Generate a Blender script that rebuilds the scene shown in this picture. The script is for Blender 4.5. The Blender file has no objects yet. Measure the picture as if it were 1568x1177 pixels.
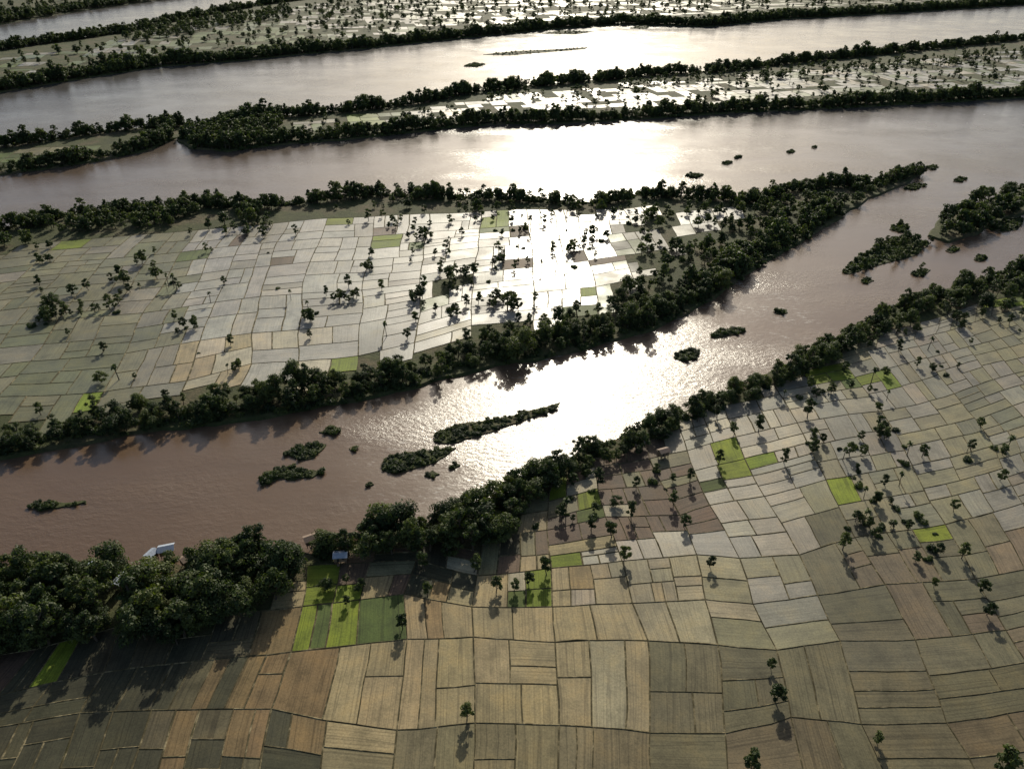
import bpy, math, random
import numpy as np
from mathutils import Vector, noise
random.seed(7); rng=np.random.default_rng(7)
R=math.radians
sc=bpy.context.scene
H=220.0; PITCH=R(31.7); HF=R(68)
F=784/math.tan(HF/2)
def G(px,py,z=0.0):
    """image pixels, cast through the camera view -> ground metres"""
    x=(px-784)/F; y=-(py-588.5)/F
    dy=math.cos(PITCH)+y*math.sin(PITCH); dz=-math.sin(PITCH)+y*math.cos(PITCH)
    t=(H-z)/-dz
    return (x*t, dy*t)
def GP(l): return [G(*p) for p in l]
# ---------------- camera, light
cam=bpy.data.cameras.new("camera"); co=bpy.data.objects.new("camera",cam); sc.collection.objects.link(co)
co.location=(0,0,H); co.rotation_euler=(math.pi/2-PITCH,0,0); cam.sensor_width=36; cam.lens=18/math.tan(HF/2)
cam.clip_start=1; cam.clip_end=60000; sc.camera=co
SE=R(29); SA=R(4.8)
w=bpy.data.worlds.new("World"); sc.world=w; w.use_nodes=True
nt=w.node_tree; bg=nt.nodes['Background']; sky=nt.nodes.new('ShaderNodeTexSky'); sky.sky_type='NISHITA'
sky.sun_disc=False; sky.sun_elevation=SE; sky.sun_rotation=SA; sky.dust_density=2.2; sky.air_density=1.0
nt.links.new(sky.outputs[0],bg.inputs[0]); bg.inputs[1].default_value=0.098
sl=bpy.data.lights.new("sun",'SUN'); sl.energy=4.2; sl.angle=R(0.6); sl.color=(1,0.93,0.77)
so=bpy.data.objects.new("sun",sl); sc.collection.objects.link(so)
sd=Vector((math.sin(SA)*math.cos(SE),math.cos(SA)*math.cos(SE),math.sin(SE)))
so.rotation_euler=(-sd).to_track_quat('-Z','Y').to_euler(); so.location=(0,300,400)
sc.view_settings.view_transform='Standard'; sc.view_settings.look='None'; sc.view_settings.exposure=0
# ---------------- material helpers
class M:
    def __init__(s,name):
        s.m=bpy.data.materials.new(name); s.m.use_nodes=True; s.t=s.m.node_tree
        s.b=s.t.nodes['Principled BSDF']
    def n(s,typ,**k):
        n=s.t.nodes.new(typ)
        for a,v in k.items():
            if a.startswith('i_'): n.inputs[a[2:]].default_value=v
            else: setattr(n,a,v)
        return n
    def l(s,a,b): s.t.links.new(a,b)
    def noise(s,vec,scale,detail=4,rough=0.55):
        n=s.n('ShaderNodeTexNoise'); n.inputs['Scale'].default_value=scale; n.inputs['Detail'].default_value=detail; n.inputs['Roughness'].default_value=rough
        if vec: s.l(vec,n.inputs['Vector'])
        return n.outputs['Fac']
    def ramp(s,fac,stops):
        r=s.n('ShaderNodeValToRGB'); e=r.color_ramp.elements
        while len(e)<len(stops): e.new(0.5)
        for q,(p,c) in zip(e,stops):
            q.position=p; q.color=(c[0],c[1],c[2],1) if not isinstance(c,(int,float)) else (c,c,c,1)
        s.l(fac,r.inputs[0]); return r.outputs[0]
    def mix(s,f,a,b,mode='MIX'):
        m=s.n('ShaderNodeMix',data_type='RGBA',blend_type=mode)
        for i,v in ((0,f),(6,a),(7,b)):
            if hasattr(v,'links'): s.l(v,m.inputs[i])
            else: m.inputs[i].default_value=v if isinstance(v,(int,float)) else (v[0],v[1],v[2],1)
        return m.outputs[2]
    def math(s,op,a,b=0.0):
        m=s.n('ShaderNodeMath',operation=op)
        for i,v in ((0,a),(1,b)):
            if hasattr(v,'links'): s.l(v,m.inputs[i])
            else: m.inputs[i].default_value=v
        return m.outputs[0]
    def bump(s,h,strength,dist):
        b=s.n('ShaderNodeBump'); b.inputs['Strength'].default_value=strength; b.inputs['Distance'].default_value=dist
        s.l(h,b.inputs['Height']); s.l(b.outputs[0],s.b.inputs['Normal']); return b
    def pos(s): return s.n('ShaderNodeNewGeometry').outputs['Position']
    def mapping(s,vec,scale=(1,1,1),rot=(0,0,0)):
        m=s.n('ShaderNodeMapping'); m.inputs['Scale'].default_value=scale; m.inputs['Rotation'].default_value=rot
        s.l(vec,m.inputs['Vector']); return m.outputs[0]
    def spot(s,p,c,r):
        d=s.n('ShaderNodeVectorMath',operation='DISTANCE'); s.l(p,d.inputs[0]); d.inputs[1].default_value=c
        mr=s.n('ShaderNodeMapRange',interpolation_type='SMOOTHSTEP'); mr.inputs['From Min'].default_value=r; mr.inputs['From Max'].default_value=r*0.2; s.l(d.outputs['Value'],mr.inputs['Value']); return mr.outputs[0]
# water
m=M("muddy_water"); p=m.pos()
big=m.noise(p,0.006,3); sw=m.noise(m.mapping(p,(0.3,1,1),(0,0,R(-18))),0.04,5,0.6)
col=m.ramp(big,[(0.3,(0.120,0.074,0.043)),(0.7,(0.148,0.098,0.06))])
col=m.mix(m.ramp(sw,[(0.42,0.0),(0.7,0.5)]),col,(0.10,0.064,0.04))
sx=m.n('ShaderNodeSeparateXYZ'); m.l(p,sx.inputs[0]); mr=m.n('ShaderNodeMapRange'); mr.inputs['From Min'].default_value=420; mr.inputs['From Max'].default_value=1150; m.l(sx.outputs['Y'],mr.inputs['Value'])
col=m.mix(mr.outputs[0],col,(0.078,0.072,0.064))  # distant water greyed in its base colour, painted stand-in for reflected sky
# shallow rapids between the islets
rz=m.math('MAXIMUM',m.math('MAXIMUM',m.spot(p,(-20,300,0),75),m.spot(p,(55,370,0),80)),m.spot(p,(150,450,0),95))
foamn=m.noise(m.mapping(p,(0.35,1,1),(0,0,R(-25))),0.5,6,0.75)
foam=m.math('MULTIPLY',m.ramp(foamn,[(0.54,0.0),(0.62,1.0)]),m.math('MULTIPLY',rz,m.ramp(m.noise(m.mapping(p,(0.4,1,1),(0,0,R(-22))),0.05,4,0.6),[(0.46,0.0),(0.56,0.9)])))
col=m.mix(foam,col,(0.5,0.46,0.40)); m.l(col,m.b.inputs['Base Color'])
m.l(m.ramp(m.noise(p,0.02,3),[(0.35,0.20),(0.7,0.29)]),m.b.inputs['Roughness']); m.b.inputs['IOR'].default_value=1.45
rip=m.noise(m.mapping(p,(0.6,1,1),(0,0,R(-20))),0.42,6,0.66); rap=m.ramp(m.noise(m.mapping(p,(0.5,1,1),(0,0,R(-18))),0.014,4),[(0.42,0.10),(0.62,0.65)])
rap=m.math('ADD',rap,m.math('MULTIPLY',rz,0.12))
h=m.math('MULTIPLY',rip,rap); m.bump(h,1.0,0.65); water=m.m
# riverbed
m=M("riverbed_mud"); m.l(m.ramp(m.noise(m.pos(),0.05),[(0.3,(0.12,0.08,0.05)),(0.7,(0.2,0.14,0.09))]),m.b.inputs['Base Color']); m.b.inputs['Roughness'].default_value=0.8; bedm=m.m
# land
m=M("scrub_ground"); p=m.pos(); a=m.noise(p,0.03,5); b=m.noise(p,0.35,5,0.7)
c=m.ramp(a,[(0.3,(0.04,0.05,0.016)),(0.5,(0.07,0.08,0.025)),(0.62,(0.12,0.095,0.05)),(0.8,(0.07,0.09,0.028))])
c=m.mix(m.ramp(b,[(0.35,0.75),(0.65,0.0)]),c,(0.03,0.033,0.013)); m.l(c,m.b.inputs['Base Color']); m.b.inputs['Roughness'].default_value=0.85
m.bump(b,0.8,1.0); m.b.inputs['Specular IOR Level'].default_value=0.25; land=m.m
# bund
m=M("grassy_bund"); b=m.noise(m.pos(),0.25,5,0.75)
m.l(m.ramp(b,[(0.38,(0.045,0.038,0.018)),(0.52,(0.09,0.075,0.038)),(0.66,(0.28,0.23,0.13))]),m.b.inputs['Base Color']); m.b.inputs['Roughness'].default_value=0.9; m.b.inputs['Specular IOR Level'].default_value=0.2; bund=m.m
# paddy
m=M("rice_paddy"); at=m.n('ShaderNodeAttribute',attribute_name="crop"); uv=m.n('ShaderNodeUVMap',uv_map="rows").outputs[0]; p=m.pos()
st=m.noise(m.mapping(uv,(0.03,0.8,1)),1.0,3,0.6)       # planting rows
lv=m.noise(m.mapping(uv,(0.004,0.30,1)),1.0,1,0.5)
lines=m.ramp(lv,[(0.44,1.0),(0.465,0.55),(0.49,1.0),(0.56,1.0),(0.58,0.7),(0.60,1.0)])
mot=m.noise(p,0.10,7,0.7); fine=m.noise(p,1.3,4,0.7); reg=m.noise(p,0.018,4,0.6)
c=m.mix(1.0,at.outputs['Color'],m.ramp(st,[(0.3,0.84),(0.7,1.13)]),'MULTIPLY')
c=m.mix(1.0,c,m.ramp(mot,[(0.3,(0.58,0.59,0.56)),(0.5,(1,1,1)),(0.72,(1.3,1.22,1.1))]),'MULTIPLY')
c=m.mix(1.0,c,m.ramp(fine,[(0.3,0.74),(0.7,1.2)]),'MULTIPLY')
c=m.mix(1.0,c,m.ramp(reg,[(0.35,0.78),(0.65,1.18)]),'MULTIPLY')
lm=m.mix(m.math('SUBTRACT',1.0,at.outputs['Alpha']),(1,1,1),lines)
c=m.mix(1.0,c,lm,'MULTIPLY'); m.l(c,m.b.inputs['Base Color'])
wet=m.math('MULTIPLY',at.outputs['Alpha'],m.ramp(m.noise(p,0.05,5,0.6),[(0.38,1.0),(0.62,0.66)]))
m.l(m.math('SUBTRACT',0.78,m.math('MULTIPLY',wet,0.5)),m.b.inputs['Roughness'])
m.l(m.math('ADD',0.14,m.math('MULTIPLY',wet,0.5)),m.b.inputs['Specular IOR Level'])
m.bump(fine,0.3,0.2); paddy=m.m
# foliage / bark
def leafmat(name,c0,c1,c2,tr):
    m=M(name); oi=m.n('ShaderNodeObjectInfo').outputs['Random']; tc=m.n('ShaderNodeTexCoord').outputs['Object']
    n=m.noise(tc,0.6,3); f=m.math('ADD',m.math('MULTIPLY',n,0.75),m.math('MULTIPLY',oi,0.36))
    c=m.ramp(f,[(0.32,c0),(0.54,c1),(0.80,c2)]); m.l(c,m.b.inputs['Base Color']); m.b.inputs['Roughness'].default_value=0.6
    m.b.inputs['Specular IOR Level'].default_value=0.3
    if tr:
        t=m.n('ShaderNodeBsdfTranslucent'); m.l(m.mix(1.0,c,(1.4,1.6,0.5),'MULTIPLY'),t.inputs[0]); x=m.n('ShaderNodeMixShader'); x.inputs[0].default_value=tr
        m.l(m.b.outputs[0],x.inputs[1]); m.l(t.outputs[0],x.inputs[2]); m.l(x.outputs[0],m.t.nodes['Material Output'].inputs[0])
    return m.m
leaf=leafmat("tree_foliage",(0.018,0.032,0.010),(0.044,0.066,0.02),(0.11,0.13,0.035),0.28)
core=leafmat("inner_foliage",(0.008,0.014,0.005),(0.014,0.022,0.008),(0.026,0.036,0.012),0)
m=M("bark"); m.l(m.ramp(m.noise(m.pos(),2),[(0.3,(0.04,0.03,0.02)),(0.7,(0.10,0.08,0.06))]),m.b.inputs['Base Color']); bark=m.m
def simple(name,c,r=0.6,metal=0,var=0.25,sc_=1.5):
    m=M(name); m.l(m.ramp(m.noise(m.pos(),sc_,5,0.7),[(0.3,tuple(x*(1-var) for x in c)),(0.7,tuple(x*(1+var) for x in c))]),m.b.inputs['Base Color'])
    m.b.inputs['Roughness'].default_value=r; m.b.inputs['Metallic'].default_value=metal; return m.m
tin=simple("corrugated_tin",(0.30,0.34,0.40),0.65,0.0); rust=simple("rusty_tin",(0.2,0.14,0.10),0.7); wood=simple("timber_wall",(0.2,0.14,0.09),0.8); dark=simple("dark_opening",(0.02,0.02,0.02),0.6)
def mkobj(name,verts,faces,mats,midx=None,coll=None):
    me=bpy.data.meshes.new(name); me.from_pydata([tuple(v) for v in verts],[],faces)
    for q in mats: me.materials.append(q)
    if midx is not None: me.polygons.foreach_set('material_index',midx)
    me.update(); o=bpy.data.objects.new(name,me); (coll or sc.collection).objects.link(o); return o
# ---------------- river + bed
def sheet(name,z,mat,S=30000):
    return mkobj(name,[(-S,-6000,z),(S,-6000,z),(S,S,z),(-S,S,z)],[(0,1,2,3)],[mat])
sheet("ground",-3,bedm); sheet("river",0,water)
# ---------------- land masses
def rough(poly,step=5,amp=2.0,seed=0,wl=14):
    out=[]; n=len(poly)
    for i in range(n):
        a=Vector(poly[i]); b=Vector(poly[(i+1)%n]); L=(b-a).length
        st=max(step,a.length/260*step*0.6)
        k=1 if L>1500 else max(1,min(300,int(L/st)))
        for j in range(k):
            p=a.lerp(b,j/k); q=Vector((p.x/wl,p.y/wl,seed*3.1)); v=noise.noise_vector(q)+0.5*noise.noise_vector(q*2.7)
            out.append((p.x+v.x*amp,p.y+v.y*amp))
    return out
LZ=1.5
def landmass(name,poly,step=5,amp=2.8,z=LZ,mat=None,slope=2.5,wl=14):
    P=rough(poly,step,amp,wl=wl); n=len(P)
    ar=sum(P[i][0]*P[(i+1)%n][1]-P[(i+1)%n][0]*P[i][1] for i in range(n))
    if ar<0: P.reverse()
    V=[(x,y,z) for x,y in P]; 
    for i in range(n):
        a=Vector(P[i-1]); b=Vector(P[(i+1)%n]); d=(b-a).normalized(); V.append((P[i][0]+d.y*slope,P[i][1]-d.x*slope,-2.0))
    Fc=[tuple(range(n))]+[(i,n+i,n+(i+1)%n,(i+1)%n) for i in range(n)]
    return mkobj(name,V,Fc,[mat or land])
A_sh=[(-700,960),(-300,900),(0,885),(100,868),(200,872),(330,868),(400,842),(480,850),(545,832),(580,805),(650,815),(710,785),(765,775),(780,742),(855,720),(890,692),(970,665),(1070,622),(1140,592),(1200,562),(1260,530),(1335,492),(1370,470),(1410,458),(1500,430),(1568,408),(1800,330),(2300,200)]
landmass("river_bank_ground",[(-3000,-500)]+[(-3000,G(*A_sh[0])[1])]+GP(A_sh)+[(6000,G(*A_sh[-1])[1]+400),(6000,-2500),(-3000,-2500)])
B_far=[(-600,430),(-300,385),(0,352),(100,332),(200,322),(310,314),(400,318),(500,305),(580,298),(680,303),(750,303),(830,308),(900,313),(980,298),(1060,303),(1150,306),(1200,293),(1260,283),(1330,284),(1400,264)]
B_near=[(1418,262),(1380,285),(1330,305),(1290,330),(1240,362),(1200,385),(1140,420),(1090,460),(1040,485),(1000,505),(930,525),(850,545),(750,562),(650,590),(560,610),(480,625),(400,640),(300,655),(200,665),(100,685),(0,703),(-300,770),(-700,860)]
landmass("island_ground",GP(B_far)+GP(B_near))
C1_far=[(-500,285),(0,225),(60,218),(120,208),(190,200),(260,193),(288,192)]
C1_near=[(284,202),(270,212),(230,230),(160,245),(80,258),(0,268),(-500,345)]
landmass("island_ground",GP(C1_far+C1_near))
C_far=[(272,215),(290,205),(340,190),(420,180),(540,170),(640,158),(700,145),(800,134),(900,125),(1000,115),(1100,110),(1200,98),(1300,88),(1400,78),(1568,60),(1900,25),(2500,-20)]
C_near=[(2500,98),(1900,130),(1568,150),(1400,160),(1250,168),(1150,172),(1050,178),(950,185),(850,190),(780,190),(700,195),(620,205),(520,215),(430,222),(350,232),(290,228)]
landmass("island_ground",GP(C_far+C_near))
D_far=[(-700,165),(0,76),(100,62),(200,48),(250,35),(330,20),(400,8),(500,-6),(800,-30),(1568,-70),(2300,-90)]
D_near=[(2300,-40),(1800,-10),(1568,8),(1350,22),(1200,30),(1080,42),(1030,40),(950,38),(850,45),(750,55),(650,65),(550,76),(450,85),(350,95),(250,102),(150,117),(60,132),(0,142),(-500,200),(-700,230)]
landmass("island_ground",GP(D_far+D_near))
F_near=[(1568,-95),(500,-28),(250,0),(120,18),(0,38),(-800,110)]
fp=GP(F_near); landmass("far_plain_ground",fp+[(-20000,fp[-1][1]),(-20000,28000),(25000,28000),(25000,fp[0][1])],amp=3)
G_far=[(1420,362),(1440,335),(1500,312),(1568,290),(1750,240),(2300,120)]; G_near=[(2300,150),(1750,275),(1600,318),(1540,335),(1500,355),(1450,372)]
landmass("island_ground",GP(G_far+G_near))
islets=[
 [(664,676),(675,660),(700,650),(760,643),(810,630),(858,617),(845,630),(790,648),(740,665),(690,680)],
 [(583,718),(590,702),(620,693),(660,690),(697,686),(680,700),(655,712),(620,722),(595,724)],
 [(437,695),(450,686),(478,680),(500,681),(490,692),(478,703),(455,702)],
 [(398,735),(410,722),(440,716),(470,720),(496,722),(480,730),(450,734),(425,733),(402,744)],
 [(490,662),(505,656),(524,658),(510,665)],[(44,776),(60,769),(90,771),(130,768),(132,771),(95,776),(60,781)],
 [(1033,548),(1042,538),(1060,534),(1073,540),(1065,549),(1045,553)],[(1088,514),(1105,506),(1130,502),(1142,508),(1115,514),(1095,518)],
 [(1187,477),(1205,474),(1206,479),(1190,481)],[(652,728),(662,722),(672,726),(662,731)],[(685,716),(695,710),(706,713),(696,718)],[(560,742),(568,738),(572,742),(564,745)],[(535,686),(545,683),(547,688),(538,690)],
 [(1385,290),(1400,281),(1416,284),(1402,291)],[(1418,258),(1430,253),(1438,256),(1428,261)],[(1460,278),(1470,272),(1480,274),(1470,279)],
 [(1105,251),(1115,247),(1120,250),(1112,253)],[(1124,241),(1135,239),(1136,241),(1127,243)],[(1205,233),(1213,230),(1218,232),(1210,235)],[(1243,226),(1250,224),(1252,226),(1245,228)],[(1050,270),(1062,266),(1078,268),(1066,273)],
 [(740,84),(790,79),(850,76),(900,73),(895,76),(840,80),(780,85)],[(710,102),(725,97),(742,99),(730,103)],[(830,52),(860,47),(910,49),(880,53)],[(965,44),(985,36),(1000,38),(990,45)],
 [(1290,418),(1310,395),(1345,378),(1370,362),(1400,366),(1425,372),(1400,392),(1360,402),(1320,414),(1300,420)],[(1362,352),(1378,342),(1394,348),(1380,356)],[(1448,384),(1458,379),(1468,382),(1456,388)],[(1510,350),(1540,338),(1568,334),(1556,352),(1530,356)],[(1395,420),(1410,412),(1425,414),(1410,424)],[(1490,398),(1500,392),(1512,395),(1500,401)],[(1318,432),(1328,427),(1338,430),(1328,435)],
]
for p in islets: landmass("river_islet",GP(p),step=1.5,amp=1.1,z=0.5,slope=1.0,wl=5)
# ---------------- paddies
def inpoly(pts,poly):
    pts=np.asarray(pts,float); x,y=pts[:,0],pts[:,1]; r=np.zeros(len(pts),bool); n=len(poly)
    for i in range(n):
        x1,y1=poly[i]; x2,y2=poly[(i+1)%n]
        if y1==y2: continue
        c=((y1>y)!=(y2>y))&(x<(x2-x1)*(y-y1)/(y2-y1)+x1); r^=c
    return r
def pixelpos(x,y,z=LZ):  # ground metres back to image pixels, inverse of G
    v=Vector((x,y,z-H)); d=v.y*math.cos(PITCH)-v.z*math.sin(PITCH); u=v.y*math.sin(PITCH)+v.z*math.cos(PITCH)
    return 784+F*v.x/d, 588.5-F*u/d
class Fields:
    def __init__(s,bw=0.24): s.V=[];s.F=[];s.mi=[];s.col=[];s.uv=[];s.bw=bw
    def parcel(s,mp,u0,v0,u1,v1,color,wet):
        c=[Vector(mp(u0,v0)),Vector(mp(u1,v0)),Vector(mp(u1,v1)),Vector(mp(u0,v1))]
        lu=((c[1]-c[0]).length+(c[2]-c[3]).length)/2; lv=((c[3]-c[0]).length+(c[2]-c[1]).length)/2
        if lu<1.5 or lv<1.5: return
        bu=s.bw*random.uniform(0.6,1.5); du=(u1-u0)*bu/lu; dv=(v1-v0)*bu/lv
        nu=max(1,int(lu/6)); nv=max(1,int(lv/6))
        per=[(u0+(u1-u0)*i/nu,v0) for i in range(nu)]+[(u1,v0+(v1-v0)*i/nv) for i in range(nv)]+[(u1-(u1-u0)*i/nu,v1) for i in range(nu)]+[(u0,v1-(v1-v0)*i/nv) for i in range(nv)]
        b=len(s.V); n=len(per); uvs=[]
        sw=lu>lv*1.15
        for u,v in per:
            x,y=s.warp(*mp(u,v)); s.V.append((x,y,LZ+0.3))
        for u,v in per:
            a=min(max(u,u0+du),u1-du); d=min(max(v,v0+dv),v1-dv); x,y=s.warp(*mp(a,d)); s.V.append((x,y,LZ+0.1))
            uu,vv=(a-u0)/(u1-u0)*lu+b%97,(d-v0)/(v1-v0)*lv+b%89
            uvs.append((uu,vv) if sw else (vv,uu))
        s.F.append(tuple(range(b+n,b+2*n))); s.mi.append(0); s.col+= [(*color,wet)]*n; s.uv+=uvs
        for i in range(n):
            j=(i+1)%n; s.F.append((b+i,b+j,b+n+j,b+n+i)); s.mi.append(1); s.col+=[(0.1,0.1,0.05,0)]*4; s.uv+=[(0,0)]*4
    def warp(s,x,y):
        v=noise.noise_vector(Vector((x/60,y/60,1.7))); w_=noise.noise_vector(Vector((x/9,y/9,5.7))); return x+v.x*3.8+w_.x*0.5,y+v.y*3.8+w_.y*0.5
    def split(s,mp,u0,v0,u1,v1,tgt,out,bias=1.0,depth=0):
        c=[Vector(mp(u0,v0)),Vector(mp(u1,v0)),Vector(mp(u1,v1)),Vector(mp(u0,v1))]
        lu=(c[1]-c[0]).length; lv=(c[3]-c[0]).length
        if lu*lv<tgt*random.uniform(0.5,1.7) or depth>6: out.append((u0,v0,u1,v1)); return
        k=random.uniform(0.36,0.64)
        if (lu*bias*random.uniform(0.75,1.5)>lv):
            m_=u0+(u1-u0)*k; s.split(mp,u0,v0,m_,v1,tgt,out,bias,depth+1); s.split(mp,m_,v0,u1,v1,tgt,out,bias,depth+1)
        else:
            m_=v0+(v1-v0)*k; s.split(mp,u0,v0,u1,m_,tgt,out,bias,depth+1); s.split(mp,u0,m_,u1,v1,tgt,out,bias,depth+1)
    def lattice(s,L,region,target,colf,bias=lambda x,y:1.0):
        for r in range(len(L)-1):
            for c in range(len(L[0])-1):
                q=[Vector(p) for p in (L[r][c],L[r][c+1],L[r+1][c+1],L[r+1][c])]
                mp=lambda u,v,q=q: tuple((q[0]*(1-u)+q[1]*u)*(1-v)+(q[3]*(1-u)+q[2]*u)*v)
                out=[]; ce=mp(.5,.5); px,py=pixelpos(*ce)
                s.split(mp,0,0,1,1,target(px,py),out,bias(px,py)*random.choice((0.6,1,1.7)))
                base=random.random()
                for o in out:
                    cc=mp((o[0]+o[2])/2,(o[1]+o[3])/2)
                    if not inpoly([cc],region)[0]: continue
                    x,y=pixelpos(*cc); s.cc=cc; global CC; CC=cc; res=colf(x,y,base)
                    if res is None: continue
                    s.parcel(mp,*o,res[0],res[1])
    def build(s,name):
        o=mkobj(name,s.V,s.F,[paddy,bund],s.mi); me=o.data
        ca=me.color_attributes.new("crop",'FLOAT_COLOR','CORNER'); ca.data.foreach_set('color',np.array(s.col,np.float32).ravel())
        ul=me.uv_layers.new(name="rows"); ul.data.foreach_set('uv',np.array(s.uv,np.float32).ravel()); return o
CC=(0,0)
def jit(c,a=0.10):
    k=random.uniform(1-a,1+a); return tuple(max(0.01,x*k*random.uniform(1-a*0.25,1+a*0.25)) for x in c)
def lerp(a,b,t): t=max(0,min(1,t)); return tuple(x*(1-t)+y*t for x,y in zip(a,b))
TAN=(0.285,0.225,0.115); OCH=(0.255,0.175,0.078); GG=(0.18,0.163,0.088); PALE=(0.34,0.295,0.20); DG=(0.055,0.053,0.031); BR=(0.12,0.082,0.053); LIME=(0.155,0.195,0.02); GRN=(0.085,0.115,0.027); GREY=(0.20,0.185,0.14)
def near(x,y,lst):
    return any(((x-a)/rx)**2+((y-b)/ry)**2<1 for a,b,rx,ry in lst)
limeA=[(490,905,48,70),(568,940,32,32),(315,985,28,22),(100,1022,35,22),(158,1020,18,25),(785,918,62,14),(870,745,20,14),(1128,702,45,18),(1300,748,28,28),(1450,812,28,18),(868,860,28,12),(905,778,30,22),(1275,578,45,16),(1350,580,28,12),(830,895,14,30),(745,885,14,20),(1095,742,28,14),(1540,455,50,18)]
def pick(l,wl=55,z=0,rnd=0.13):
    t=0.5+0.62*noise.noise(Vector((CC[0]/wl,CC[1]/wl,z)))+random.gauss(0,rnd); t=min(.999,max(0,t)); tot=sum(b for _,b in l); acc=0
    for a,b in l:
        acc+=b/tot
        if t<acc: return a
    return l[-1][0]
def colA(x,y,b):
    if near(x,y,limeA): return jit(LIME if random.random()<0.75 else GRN,0.2),0.1
    if x<470 and y>940:
        return jit(pick([(DG,4),((0.10,0.085,0.048),1.6),((0.18,0.125,0.06),2)],rnd=0.22) if x>130 else pick([(DG,5),(BR,1),((0.08,0.075,0.042),1)])),0.1  # dark lower-left crop tones, partly corner vignette put into the colour
    if 830<x<1080 and 680<y<830: return jit(pick([(BR,5),(GG,1),(PALE,0.8)],rnd=.3)),0.2
    if x<800 and y<900: return jit(pick([(DG,2),(BR,1.5),(GG,1),(PALE,0.6)],rnd=.3)),0.15
    if x<900 and y<1120:
        return jit(pick([(GG,0.8),(TAN,4),(OCH,0.9),(PALE,0.5)],rnd=.17)),0.2
    if y>1080 or (x>1000 and y>1000):
        c=pick([((0.10,0.09,0.05),2),((0.13,0.113,0.062),4),((0.135,0.105,0.057),2)],rnd=.18)  # bottom and lower-right plots darkened, lens falloff painted into crop colour
        if x<1000: c=lerp(c,TAN,0.35)
        return jit(c),0.15
    if y>860 and x<1150: return jit(pick([(GG,1.3),((0.25,0.213,0.125),4),(TAN,1.5),(PALE,0.7)],rnd=.17)),0.28
    if x>1250 and y>800: return jit(pick([((0.11,0.10,0.057),2),((0.145,0.13,0.075),3),((0.155,0.12,0.073),2)],rnd=.17)),0.25
    if x<1250 and y<860: return jit(pick([(GREY,2),((0.25,0.22,0.155),3),(PALE,2)],rnd=.17)),0.5
    return jit(pick([((0.13,0.127,0.075),1),(GG,2.5),(GREY,3),((0.22,0.19,0.135),1.5)],rnd=.17)),0.45
LA=[
[(-150,1270),(60,1260),(390,1250),(590,1250),(725,1250),(862,1250),(1005,1250),(1120,1250),(1240,1250),(1385,1250),(1530,1250),(1720,1250),(1900,1250),(2150,1250),(2500,1250)],
[(-60,1120),(120,1092),(415,1078),(605,1108),(726,1105),(857,1115),(997,1130),(1103,1125),(1205,1100),(1320,1110),(1445,1100),(1620,1080),(1780,1060),(2000,1030),(2300,1000)],
[(0,1060),(160,1030),(438,992),(625,972),(728,972),(850,990),(987,990),(1092,992),(1187,997),(1290,975),(1400,970),(1540,960),(1680,940),(1880,900),(2150,860)],
[(60,990),(190,960),(455,930),(620,910),(728,925),(848,932),(965,930),(1073,920),(1150,922),(1255,905),(1355,890),(1490,880),(1620,860),(1800,820),(2050,770)],
[(100,940),(220,900),(470,870),(640,860),(735,880),(845,870),(950,860),(1060,850),(1125,852),(1220,845),(1310,820),(1450,800),(1570,770),(1740,730),(1950,680)],
[(130,890),(260,840),(490,810),(650,800),(745,820),(840,810),(930,790),(1040,790),(1085,775),(1170,760),(1265,730),(1400,710),(1520,680),(1680,640),(1880,600)],
[(200,800),(300,780),(520,750),(680,740),(770,750),(850,730),(915,710),(1000,700),(1060,690),(1130,670),(1215,650),(1350,630),(1460,600),(1600,560),(1780,520)],
[(260,740),(350,720),(540,700),(690,690),(780,690),(850,670),(900,650),(980,630),(1030,605),(1090,590),(1170,575),(1290,550),(1400,520),(1520,485),(1700,440)],
[(300,700),(380,690),(550,650),(700,640),(790,630),(860,610),(905,600),(985,580),(1040,560),(1100,540),(1180,520),(1300,490),(1420,460),(1540,430),(1730,390)]]
LA=[[(-450,1290)]+LA[0]]+[[(r[0][0]-260,r[0][1]+30)]+r for r in LA[1:]]
WA=[[G(*p,LZ) for p in r] for r in LA]
row=[(x*1.15,y-45) for x,y in WA[0]]; WA=[[ (x*1.1,y-55) for x,y in row],row]+WA
regA=[(-800,1180),(0,1025),(150,985),(280,985),(420,930),(450,880),(560,848),(640,850),(790,825),(790,790),(850,745),(920,700),(1000,665),(1100,630),(1200,590),(1300,535),(1380,505),(1500,470),(1700,420),(2500,300)]
regAw=GP(regA)+[(900,-300),(-900,-300)]
fa=Fields(0.27); fa.lattice(WA,regAw,lambda x,y:(310 if y>930 and x>470 else 190 if y>930 else 240 if x>1080 and y>820 else 130 if x<1080 else 220),colA,lambda x,y:1.2 if (y>930 and x<1000) else (0.6 if x>1150 else 0.8)); fa.build("rice_paddies")
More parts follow.
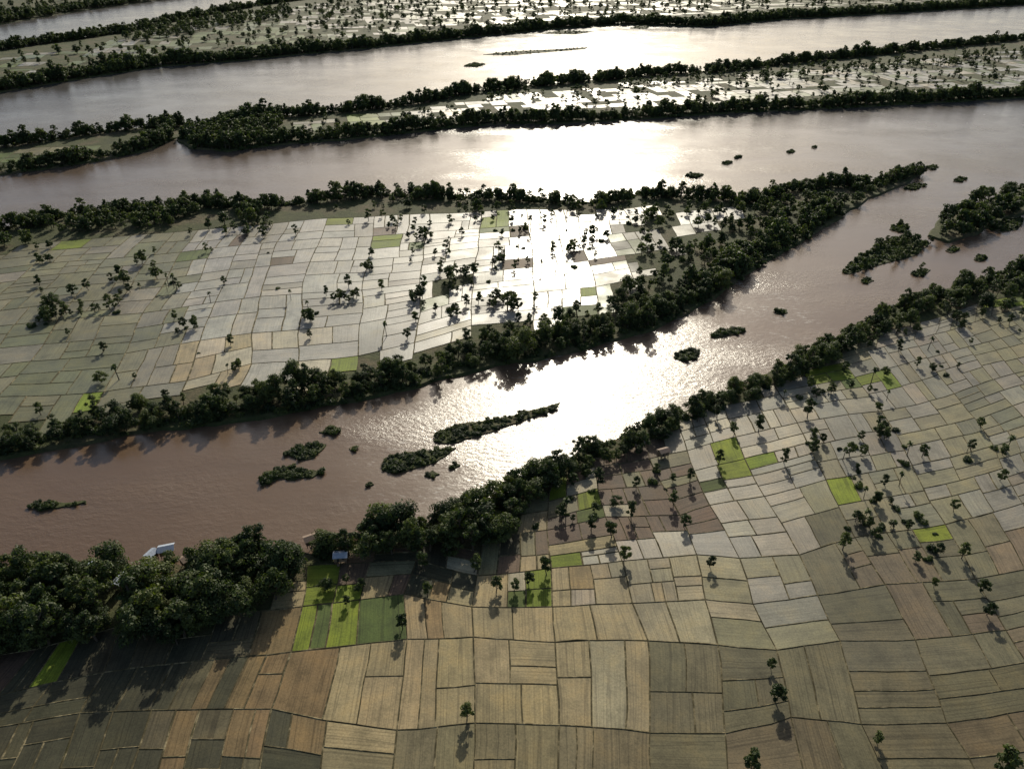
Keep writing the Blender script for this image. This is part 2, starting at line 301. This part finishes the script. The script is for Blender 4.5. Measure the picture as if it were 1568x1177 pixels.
LB=[
[(-500,800),(-250,740),(-60,690),(120,660),(270,640),(360,620),(440,600),(540,590),(630,570),(720,545),(820,530),(920,520),(1040,500)],
[(-400,680),(-180,640),(0,610),(160,600),(290,585),(380,560),(450,555),(545,545),(632,525),(720,500),(820,490),(920,480),(1030,460)],
[(-300,600),(-120,570),(50,550),(190,540),(310,520),(385,510),(455,505),(550,495),(640,480),(725,460),(820,450),(910,440),(1010,420)],
[(-220,530),(-60,505),(90,490),(220,480),(330,465),(400,455),(465,450),(555,445),(645,435),(728,420),(815,410),(900,400),(990,385)],
[(-150,470),(0,450),(130,435),(250,428),(350,415),(415,408),(475,402),(562,398),(650,390),(730,380),(812,372),(890,365),(970,355)],
[(-90,420),(50,405),(165,395),(275,385),(370,375),(425,370),(490,365),(570,362),(655,355),(732,350),(810,345),(885,340),(960,335)],
[(-40,385),(90,370),(200,360),(300,352),(385,345),(440,340),(500,335),(575,332),(658,328),(735,325),(808,322),(880,322),(950,320)]]
LB=[r+[(r[-1][0]+90,r[-1][1]-12),(r[-1][0]+170,r[-1][1]-20)] for r in LB]
regB=[(-600,760),(-300,715),(0,650),(150,638),(250,615),(400,590),(520,575),(620,548),(700,520),(800,505),(900,492),(960,470),(985,430),(1070,370),(1200,318),(1100,322),(980,322),(900,328),(750,322),(600,318),(480,322),(330,338),(200,350),(0,392),(-300,430),(-500,470)]
limeB=[(485,553,50,10),(860,442,50,14),(512,330,16,18),(595,372,28,9),(90,365,40,12),(150,615,30,7),(760,338,20,8)]
SIL=(0.27,0.26,0.215)
def colB(x,y,b):
    if near(x,y,[(850,385,85,62),(850,465,60,32)]): return (jit((0.2,0.18,0.14)),random.uniform(0.75,1.0)) if random.random()<.9 else (jit(pick([(BR,1),(GRN,1)],rnd=.3)),0.2)
    if near(x,y,limeB): return jit(LIME,0.25),0.2
    if x>900 and y>335:
        if random.random()<0.5: return None
        return jit(pick([(GRN,2),(DG,1.5),(GREY,2)],rnd=.25)),random.uniform(.3,.7)
    if near(x,y,[(780,460,120,45)]): return (jit(pick([(GRN,1),(SIL,3)],rnd=.3)),random.uniform(.6,.9)) if random.random()<.8 else None
    if x<280: return jit(pick([((0.125,0.13,0.068),3),((0.155,0.148,0.085),3),((0.18,0.165,0.12),2)],rnd=.2)),random.uniform(0.4,0.65)
    if y>500: return jit(pick([(SIL,3),(PALE,1.5),(TAN,1.2)],rnd=.2)),random.uniform(0.45,0.7)
    if random.random()<0.06: return jit(BR if random.random()<.5 else GRN),0.3
    return jit(pick([(GREY,2),(SIL,4),((0.29,0.27,0.215),1.6)],rnd=.22),0.1),random.uniform(0.55,0.9)
WB=[[G(*p,LZ) for p in r] for r in LB]
fb=Fields(0.34); fb.lattice(WB,GP(regB),lambda x,y:430,colB); fb.build("flooded_rice_paddies")
def gridfields(name,poly,ang,cw,ch,target,colf,keep=0.95):
    P=np.array(poly); c=P.mean(0); ca,sa=math.cos(ang),math.sin(ang)
    loc=(P-c)@np.array([[ca,-sa],[sa,ca]]); mn=loc.min(0); mx=loc.max(0)
    nx=max(1,int((mx[0]-mn[0])/cw)); ny=max(1,int((mx[1]-mn[1])/ch)); L=[]
    for j in range(ny+1):
        L.append([(c[0]+(X*ca-Y*sa),c[1]+(X*sa+Y*ca)) for X,Y in ((mn[0]+i*cw,mn[1]+j*ch) for i in range(nx+1))])
    f=Fields(0.5); f.lattice(L,poly,lambda x,y:target,lambda x,y,b: colf(x,y,b) if noise.noise(Vector((CC[0]/45,CC[1]/45,8)))*0.9+0.5+random.gauss(0,.12)<keep else None); f.build(name)
def colC(x,y,b):
    if x<620: return jit(pick([(LIME,0.6),(GRN,4),(GREY,1)],rnd=.2)),0.4
    return jit(pick([(GRN,1.5),(SIL,3),(PALE,1)],rnd=.2)),random.uniform(0.5,0.95)
regC=[(400,208),(520,200),(640,190),(780,176),(950,170),(1150,158),(1400,146),(1568,134),(1900,112),(1900,50),(1568,78),(1400,95),(1200,112),(1000,128),(900,138),(780,148),(640,170),(500,184),(400,196)]
gridfields("flooded_rice_paddies",GP(regC),R(14),60,40,600,colC,0.66)
regC1=[(-400,285),(0,236),(120,218),(190,212),(210,222),(120,240),(0,252),(-400,315)]
gridfields("rice_paddies",GP(regC1),R(10),50,40,500,lambda x,y,b:(jit(pick([(GRN,3),(LIME,0.5),(GG,1)])),0.3),0.8)
regD=[(-500,180),(0,122),(100,104),(250,86),(400,74),(600,56),(850,32),(1100,22),(1350,8),(1568,-8),(1568,-45),(900,-15),(600,-3),(450,12),(350,28),(200,60),(0,92),(-500,160)]
def colD(x,y,b):
    if near(x,y,[(400,60,110,16)]): return jit(GRN),0.3
    return jit(pick([(GRN,3.2),(GREY,2.3),(SIL,.8)],rnd=.2)),random.uniform(0.3,0.8)
gridfields("flooded_rice_paddies",GP(regD),R(12),110,90,1700,colD,0.5)
# ---------------- trees
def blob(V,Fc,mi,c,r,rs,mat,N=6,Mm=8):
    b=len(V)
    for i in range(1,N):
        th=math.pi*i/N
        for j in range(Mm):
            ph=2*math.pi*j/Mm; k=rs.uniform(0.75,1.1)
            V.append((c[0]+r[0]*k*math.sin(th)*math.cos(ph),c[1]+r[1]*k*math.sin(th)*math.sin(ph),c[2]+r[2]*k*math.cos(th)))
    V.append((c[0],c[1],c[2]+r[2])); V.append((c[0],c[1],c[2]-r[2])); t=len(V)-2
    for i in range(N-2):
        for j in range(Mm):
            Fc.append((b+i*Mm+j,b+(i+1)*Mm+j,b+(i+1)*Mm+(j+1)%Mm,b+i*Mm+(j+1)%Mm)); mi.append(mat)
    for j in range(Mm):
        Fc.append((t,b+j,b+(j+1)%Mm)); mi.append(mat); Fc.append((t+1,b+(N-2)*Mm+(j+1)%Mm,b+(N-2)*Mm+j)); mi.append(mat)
def limb(V,Fc,mi,a,b_,ra,rb,mat=1):
    a=Vector(a); b_=Vector(b_); d=(b_-a).normalized(); s=d.orthogonal().normalized(); t=d.cross(s); b=len(V); K=6
    for P,r in ((a,ra),(b_,rb)):
        for j in range(K):
            an=2*math.pi*j/K; V.append(tuple(P+s*r*math.cos(an)+t*r*math.sin(an)))
    for j in range(K): Fc.append((b+j,b+(j+1)%K,b+K+(j+1)%K,b+K+j)); mi.append(mat)
def leaves(V,Fc,mi,c,r,n,size,rs,mat=0):
    for _ in range(n):
        d=rs.normal(size=3); d/=np.linalg.norm(d); 
        if d[2]<-0.5: d[2]*=-0.6
        rr=rs.uniform(0.65,1.25); p=Vector((c[0]+d[0]*r[0]*rr,c[1]+d[1]*r[1]*rr,c[2]+d[2]*r[2]*rr))
        nrm=(Vector(d)+Vector(rs.normal(size=3))*0.55+Vector((0,0,0.3))).normalized(); s=nrm.orthogonal().normalized(); t=nrm.cross(s); an=rs.uniform(0,6.28)
        s,t=s*math.cos(an)+t*math.sin(an),t*math.cos(an)-s*math.sin(an); z=size*rs.uniform(0.6,1.3)
        b=len(V); V.extend([tuple(p-s*z),tuple(p+t*z*0.6-s*z*0.1),tuple(p+s*z),tuple(p-t*z*0.6+s*z*0.15)]); Fc.append((b,b+1,b+2,b+3)); mi.append(mat)
vc=bpy.data.collections.new("riverside_tree_variants")
def tree(name,seed,h,cr,kind,q=1.0):
    rs=np.random.default_rng(seed); V=[];Fc=[];mi=[]; ls=0.46/math.sqrt(q)
    if kind=='bush':
        for k in range(5):
            a=rs.uniform(0,6.28); d=rs.uniform(0,cr*0.7); r=cr*rs.uniform(0.3,0.5); c=(d*math.cos(a),d*math.sin(a),r*0.7)
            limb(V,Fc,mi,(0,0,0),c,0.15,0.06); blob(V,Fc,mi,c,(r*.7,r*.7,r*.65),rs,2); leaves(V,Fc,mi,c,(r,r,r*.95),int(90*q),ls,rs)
    elif kind=='palm':
        limb(V,Fc,mi,(0,0,0),(0.3,0.1,h*.5),0.35,0.25); limb(V,Fc,mi,(0.3,0.1,h*.5),(0.5,0,h-1),0.25,0.2)
        for k in range(26):
            a=rs.uniform(0,6.28); e=rs.uniform(-0.7,1.4); L=rs.uniform(1.8,2.6); o=Vector((0.5,0,h-1)); prev=o; dd=Vector((math.cos(a)*math.cos(e),math.sin(a)*math.cos(e),math.sin(e))); sd_=dd.cross(Vector((0,0,1))).normalized()
            for z in range(3):
                nx=prev+dd*L/3+Vector((0,0,-0.12*z*z)); b=len(V); w0=[0.1,0.6,0.75,0.2][z]; w1=[0.1,0.6,0.75,0.2][z+1]
                V.extend([tuple(prev-sd_*w0),tuple(prev+sd_*w0),tuple(nx+sd_*w1),tuple(nx-sd_*w1)]); Fc.append((b,b+1,b+2,b+3)); mi.append(0); prev=nx
    else:
        th=h*{'broad':0.28,'tall':0.32,'field':0.2,'wide':0.28}[kind]; lean=rs.uniform(-0.9,0.9,2)
        top=(lean[0],lean[1],th); limb(V,Fc,mi,(0,0,-0.3),top,h*0.03,h*0.02); limb(V,Fc,mi,top,(lean[0]*1.4,lean[1]*1.4,h*.75),h*0.02,h*0.008)
        K={'broad':15,'tall':12,'field':10,'wide':16}[kind]
        for k in range(K):
            a=k*2.4+rs.uniform(-.8,.8); f=(k+0.5)/K; prof=math.sin(math.pi*min(1,0.22+0.72*f))**0.8
            d=cr*0.75*prof*rs.uniform(0.35,1.3)*(0.5 if k==K-1 else 1); z=th*0.8+(h-th*0.8)*(0.08+0.8*f)+rs.uniform(-1,1)
            r=cr*rs.uniform(0.19,0.4); c=(lean[0]+d*math.cos(a),lean[1]+d*math.sin(a),z)
            limb(V,Fc,mi,(lean[0],lean[1],max(th*.8,z-d*.8-1)),c,h*0.011,h*0.004)
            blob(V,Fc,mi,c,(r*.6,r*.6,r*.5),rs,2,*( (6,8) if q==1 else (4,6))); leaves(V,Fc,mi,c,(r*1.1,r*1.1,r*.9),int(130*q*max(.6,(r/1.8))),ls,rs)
    return mkobj(name,V,Fc,[leaf,bark,core],mi,vc)
specs=[('broad',14,5.2),('broad',12,5.5),('tall',17,4.2),('wide',13,6.5),('broad',15,4.8),('field',10,3.2),('field',8.5,2.8),('field',11,3.4),('palm',12,2),('bush',3,2.8),('bush',3.5,3.4),('tall',15,3.6)]
protos=[tree("tree_variant_%02d"%i,100+i,h,c,k) for i,(k,h,c) in enumerate(specs)]
for i,(k,h,c) in enumerate(specs): tree("tree_variant_%02d"%(12+i),200+i,h,c,k,0.3)
DENSE=[0,1,2,3,4,11,0,1,3]; FIELD=[5,6,7,5,6,7,5,6,8,7,1]; BUSH=[9,10]
houses=[(258,850,0.3,4.2,0),(235,858,1.2,3.2,0),(150,874,0.6,3.4,0),(186,900,1.4,3.2,0),(202,890,0.2,3.2,0),(523,860,0.1,3.8,0),(290,864,0.9,4,1),(1015,700,0.4,3.6,1),(478,834,0.5,4,1)]
HW=[G(a,b,LZ) for a,b,*_ in houses]
pts=[]  # x,y,z,scale,idx
def add(x,y,s,kinds,z=LZ):
    for hx,hy in HW:
        if abs(x-hx)<4.2 and -12.5<y-hy<3 and s>0.3: return
    pts.append((x,y,z-0.2,s,random.choice(kinds)+(12 if y>480 else 0)))
def band(line,width,side,dens=1.0,smin=.65,smax=1.15,gap=0.55,kinds=DENSE,und=True):
    W=[Vector(p) for p in GP(line)]
    for a,b in zip(W,W[1:]):
        L=(b-a).length; d=(b-a).normalized(); n=Vector((-d.y,d.x))*side
        for _ in range(int(L*width/26*dens)):
            t=random.random(); o=random.random()*width+1.0; p=a+d*t*L+n*o
            q=noise.noise(Vector((p.x/35,p.y/35,3)))
            if q<-0.25 and random.random()<gap: continue
            add(p.x,p.y,random.uniform(smin,smax)*(0.88+0.5*q)*random.choice((1,1,.7,1.15)),kinds)
        if und:
            for _ in range(int(L*0.45)):
                p=a+d*random.random()*L+n*random.uniform(-0.8,width*.6); add(p.x,p.y,random.uniform(0.6,1.4),BUSH,LZ-0.6)
def area(poly,sp,kinds,smin,smax,keep=1.0,nz=0,z=LZ):
    P=GP(poly); A_=np.array(P); mn=A_.min(0); mx=A_.max(0)
    gx,gy=np.meshgrid(np.arange(mn[0],mx[0],sp),np.arange(mn[1],mx[1],sp)); q=np.stack([gx.ravel(),gy.ravel()],1)+rng.uniform(-.5,.5,(gx.size,2))*sp
    q=q[inpoly(q,P)]
    for x,y in q:
        if random.random()>keep: continue
        if nz and noise.noise(Vector((x/40,y/40,2)))<nz-0.5: continue
        add(x,y,random.uniform(smin,smax),kinds,z)
# bank A: village jungle + band
area([(-600,960),(-300,905),(0,890),(100,874),(200,878),(330,872),(400,848),(480,855),(470,880),(440,900),(420,935),(330,960),(260,1000),(190,985),(80,995),(0,1015),(-300,1085),(-600,1150)],5.4,DENSE,0.55,1.25)
area([(480,852),(545,838),(580,812),(650,820),(710,792),(765,780),(790,800),(790,835),(720,850),(640,858),(560,858)],5.2,DENSE,0.55,1.2,0.95)
area([(765,775),(780,748),(855,725),(890,700),(900,712),(850,745),(815,790),(785,800)],5,DENSE,0.6,0.95,0.9)
band(A_sh[:15],6,-1,1.2,0.5,0.9)
band(A_sh[15:],14,-1,1.05,0.45,0.9)
area([(1190,575),(1260,540),(1335,500),(1420,462),(1568,425),(1900,330),(1900,400),(1568,470),(1450,505),(1380,520),(1300,560),(1200,600)],8,DENSE+FIELD,0.45,0.95,0.8,0.36)
area([(-300,1090),(0,1020),(200,1000),(430,950),(470,880),(780,850),(900,725),(1200,600),(1568,470),(1568,520),(1300,600),(1050,700),(900,830),(640,890),(470,930),(300,1010),(0,1050)],8,FIELD+BUSH*2,0.4,0.85,0.2)
# island B
band(B_far,13,-1,1.2,0.5,1.0,0.25)
area([(-300,385),(0,352),(200,322),(310,314),(420,318),(400,345),(250,352),(100,365),(0,385),(-300,430)],7,DENSE,0.5,0.95,0.8,0.35)
band(B_near[3:],20,-1,1.0,0.5,1.0,0.35)
area([(1410,263),(1330,282),(1200,294),(1130,310),(1110,345),(1080,385),(1060,430),(1000,480),(1040,480),(1090,455),(1140,415),(1240,358),(1330,302)],6.8,DENSE+BUSH,0.45,0.85,0.82,0.36)
area([(700,525),(800,505),(930,470),(980,430),(1000,480),(1000,500),(850,540),(740,560)],7.5,DENSE+BUSH,0.5,0.9,0.8)
area([(930,470),(980,400),(960,340),(1110,320),(1090,380),(1040,440),(1000,480)],8,DENSE+BUSH*3,0.4,0.85,0.6,0.35)
area([(420,330),(600,305),(900,320),(1100,315),(1200,300),(1200,320),(1000,340),(900,335),(600,322)],9,FIELD+BUSH,0.5,0.95,0.6,0.35)
area(regB,15,FIELD+BUSH,0.45,0.95,0.18,0.38)
area([(600,340),(880,330),(900,470),(790,500),(640,470)],13,FIELD+BUSH,0.45,0.95,0.38)
area([(40,505),(90,470),(180,400),(240,380),(230,410),(190,450),(190,490),(120,490),(60,510)],12,FIELD+BUSH,0.6,1.1,0.5)
area([(140,600),(180,560),(200,590),(160,605)],12,FIELD,0.6,0.9,0.4)
for cl,n,sp in [((380,345),18,32),((470,492),5,8),((515,458),5,10),((545,455),4,10),((645,455),9,14),((690,440),8,12),((715,425),6,10),((805,350),7,12),((870,385),5,12),((910,370),8,16),((650,365),4,8),((600,345),4,10),((75,490),10,26),((365,565),4,8),((560,415),3,8),((770,400),5,12),((170,475),5,14),((290,500),4,8),((65,400),5,9),((265,440),5,14),((770,470),8,18),((700,480),6,18)]:
    for _ in range(n):
        x,y=G(cl[0]+random.gauss(0,sp*.6),cl[1]+random.gauss(0,sp*.45),LZ); add(x,y,random.uniform(.5,1.05),FIELD+[9])
# island C1, C
band(C1_far,14,-1,1.3,0.7,1.1); band(C1_near[1:],16,-1,1.3,0.7,1.1); area([(215,222),(260,196),(285,196),(262,212),(225,230)],8,DENSE,.6,1)
band(C_far,16,-1,1.3,0.75,1.2,.25); band(C_near[1:],18,-1,1.35,0.75,1.2,.25)
area([(285,212),(340,192),(420,182),(440,190),(400,215),(350,230),(292,226)],8,DENSE,0.7,1.05,0.9)
area(regC,17,FIELD+BUSH,0.7,1.2,0.5,0.36); area([(700,150),(1568,75),(1568,95),(900,145),(700,160)],13,FIELD+BUSH,0.7,1.2,0.6,0.4)
# D
band(D_near[1:],34,-1,1.2,0.9,1.4,.2); band(D_far,26,-1,0.9,0.8,1.3)
area(regD,26,DENSE+BUSH,0.7,1.2,0.6,0.34)
area([(180,62),(260,40),(360,25),(440,15),(450,30),(330,45),(230,66)],20,DENSE,.8,1.3,0.8)
W=F_near[::-1]; band(W,60,1,0.5,0.9,1.5,und=False)
area([(0,36),(120,18),(250,0),(500,-25),(500,-60),(0,-20)],40,DENSE,1,1.6,0.5,0.45)
# G
area(G_far+G_near,8,DENSE,0.6,1.1,0.85,0.2)
for i,p in enumerate(islets):
    wv=[Vector(q) for q in GP(p)]
    ctr=sum(wv,Vector((0,0)))/len(wv); sz=max((q-ctr).length for q in wv)
    n0=len(pts); far=pixelpos(ctr.x,ctr.y)[1]<110
    area(p,1.9 if sz<30 else (2.4 if not far else 7),BUSH,0.3,0.85,0.8,0,0.4)
    if len(pts)==n0: add(ctr.x,ctr.y,0.6,BUSH,0.4); 
    if p[0][0]>1280 and sz>8 and p[0][1]>300: area(p,8,DENSE,0.3,0.65,0.6,0.3,0.4)
# individual field trees
lone=[(1185,1072,.9),(1180,1022,.6),(715,1102,.75),(1155,1185,1.1),(1530,1180,1.2),(955,862,.95),(1086,866,.75),(937,822,.95),(617,962,.75),(655,912,.75),(915,742,1),(966,790,.8),(1046,806,.8),(1031,772,.8),(1290,842,.9),(1240,694,1),(1161,662,1),(1200,708,.8),(1236,640,1.05),(1125,664,.9),(760,905,.8),(837,880,.9),(905,812,.9),(786,905,.75),(808,893,.7),(1342,1135,.6),(1500,905,.8),(1510,940,.85),(1472,855,.8),(1460,784,.8),(1530,735,.85),(1502,655,.8),(1100,712,.8),(1056,738,.7),(650,872,.9),(725,876,1),(682,858,.9),(530,925,.5),(1430,900,.5)]
for a,b,s in lone:
    pr=protos[random.choice([5,6,7,5,6,7])]; o=bpy.data.objects.new("broadleaf_tree",pr.data); sc.collection.objects.link(o)
    x,y=G(a,b,LZ); s*=0.95; o.location=(x,y,LZ); o.scale=(s,s,s*random.uniform(.95,1.2)); o.rotation_euler=(0,0,random.uniform(0,6.28))
for cl,n,sp in [((1350,665),9,16),((1300,690),8,15),((1250,680),5,12),((1385,705),6,14),((1350,765),7,18),((1312,795),7,14),((1400,800),6,18),((1345,815),6,13),((1420,850),4,16),((1440,560),7,30),((1330,600),5,30),((1480,700),3,14),((1270,600),6,30),((1320,740),6,16),((1540,690),4,18),((890,720),8,20),((870,790),5,16),((1010,730),5,20)]:
    for _ in range(n):
        x,y=G(cl[0]+random.gauss(0,sp*.7),cl[1]+random.gauss(0,sp*.55),LZ); add(x,y,random.uniform(.4,.85),[5,6,7,5,6,8]+BUSH*2)
print("TREES",len(pts))
me=bpy.data.meshes.new("riverside_trees"); me.from_pydata([p[:3] for p in pts],[],[])
a=me.attributes.new("tscale",'FLOAT_VECTOR','POINT'); a.data.foreach_set('vector',np.array([(p[3]*random.uniform(.85,1.15),p[3]*random.uniform(.85,1.15),p[3]*random.uniform(.85,1.15)) for p in pts],np.float32).ravel())
a=me.attributes.new("trot",'FLOAT_VECTOR','POINT'); a.data.foreach_set('vector',np.array([(random.gauss(0,.05),random.gauss(0,.05),random.uniform(0,6.28)) for p in pts],np.float32).ravel())
a=me.attributes.new("tidx",'INT','POINT'); a.data.foreach_set('value',np.array([p[4] for p in pts],np.int32))
to=bpy.data.objects.new("riverside_trees",me); sc.collection.objects.link(to)
ng=bpy.data.node_groups.new("scatter_trees",'GeometryNodeTree')
ng.interface.new_socket(name="Geometry",in_out='INPUT',socket_type='NodeSocketGeometry'); ng.interface.new_socket(name="Geometry",in_out='OUTPUT',socket_type='NodeSocketGeometry')
N=ng.nodes; gi=N.new('NodeGroupInput'); go=N.new('NodeGroupOutput'); ci=N.new('GeometryNodeCollectionInfo'); ci.inputs['Collection'].default_value=vc; ci.inputs['Separate Children'].default_value=True; ci.inputs['Reset Children'].default_value=True
ip=N.new('GeometryNodeInstanceOnPoints'); ip.inputs['Pick Instance'].default_value=True
def na(nm,dt):
    n=N.new('GeometryNodeInputNamedAttribute'); n.data_type=dt; n.inputs['Name'].default_value=nm; return n.outputs['Attribute']
lk=ng.links.new; lk(gi.outputs[0],ip.inputs['Points']); lk(ci.outputs[0],ip.inputs['Instance']); lk(na("tidx",'INT'),ip.inputs['Instance Index']); lk(na("trot",'FLOAT_VECTOR'),ip.inputs['Rotation']); lk(na("tscale",'FLOAT_VECTOR'),ip.inputs['Scale']); lk(ip.outputs[0],go.inputs[0])
md=to.modifiers.new("scatter",'NODES'); md.node_group=ng
# ---------------- houses
def box(name,cx,cy,cz,sx,sy,sz,mat,par):
    V=[(cx+sx*a/2,cy+sy*b/2,cz+sz*c/2) for a in(-1,1) for b in(-1,1) for c in(-1,1)]
    o=mkobj(name,V,[(0,1,3,2),(4,6,7,5),(0,4,5,1),(2,3,7,6),(0,2,6,4),(1,5,7,3)],[mat]); o.parent=par; return o
for (a,b,r,s,k),(hx,hy) in zip(houses,HW):
    e=bpy.data.objects.new("village_house",None); sc.collection.objects.link(e); e.location=(hx,hy,LZ); e.rotation_euler=(0,0,r)
    L=s*1.25; Wd=s*.85; fl=1.6
    box("walls",0,0,fl+1.2,L,Wd,2.4,wood,e)
    for i,(x,y) in enumerate([(-1,-1),(-1,1),(1,-1),(1,1),(0,-1),(0,1)]): box("stilt_%d"%i,x*(L/2-.3),y*(Wd/2-.3),fl/2,.25,.25,fl,wood,e)
    box("door",-L*.2,-Wd/2-.03,fl+1,.9,.05,1.9,dark,e); box("window",L*.22,-Wd/2-.03,fl+1.5,1.0,.05,.8,dark,e); box("steps",-L*.2,-Wd/2-.8,fl/2,.9,1.4,.2,wood,e)
    ez=fl+2.45; rz=ez+Wd*.33; X=L/2+.5; Y=Wd/2+.6; V=[(-X,-Y,ez),(X,-Y,ez),(X,0,rz),(-X,0,rz),(-X,Y,ez),(X,Y,ez)]+[(-X,-Y,ez-.1),(X,-Y,ez-.1),(X,0,rz-.1),(-X,0,rz-.1),(-X,Y,ez-.1),(X,Y,ez-.1)]
    o=mkobj("roof",V,[(0,1,2,3),(3,2,5,4),(6,9,8,7),(9,10,11,8),(0,6,7,1),(4,5,11,10),(0,3,9,6),(3,4,10,9),(1,7,8,2),(2,8,11,5)],[rust if k else tin]); o.parent=e
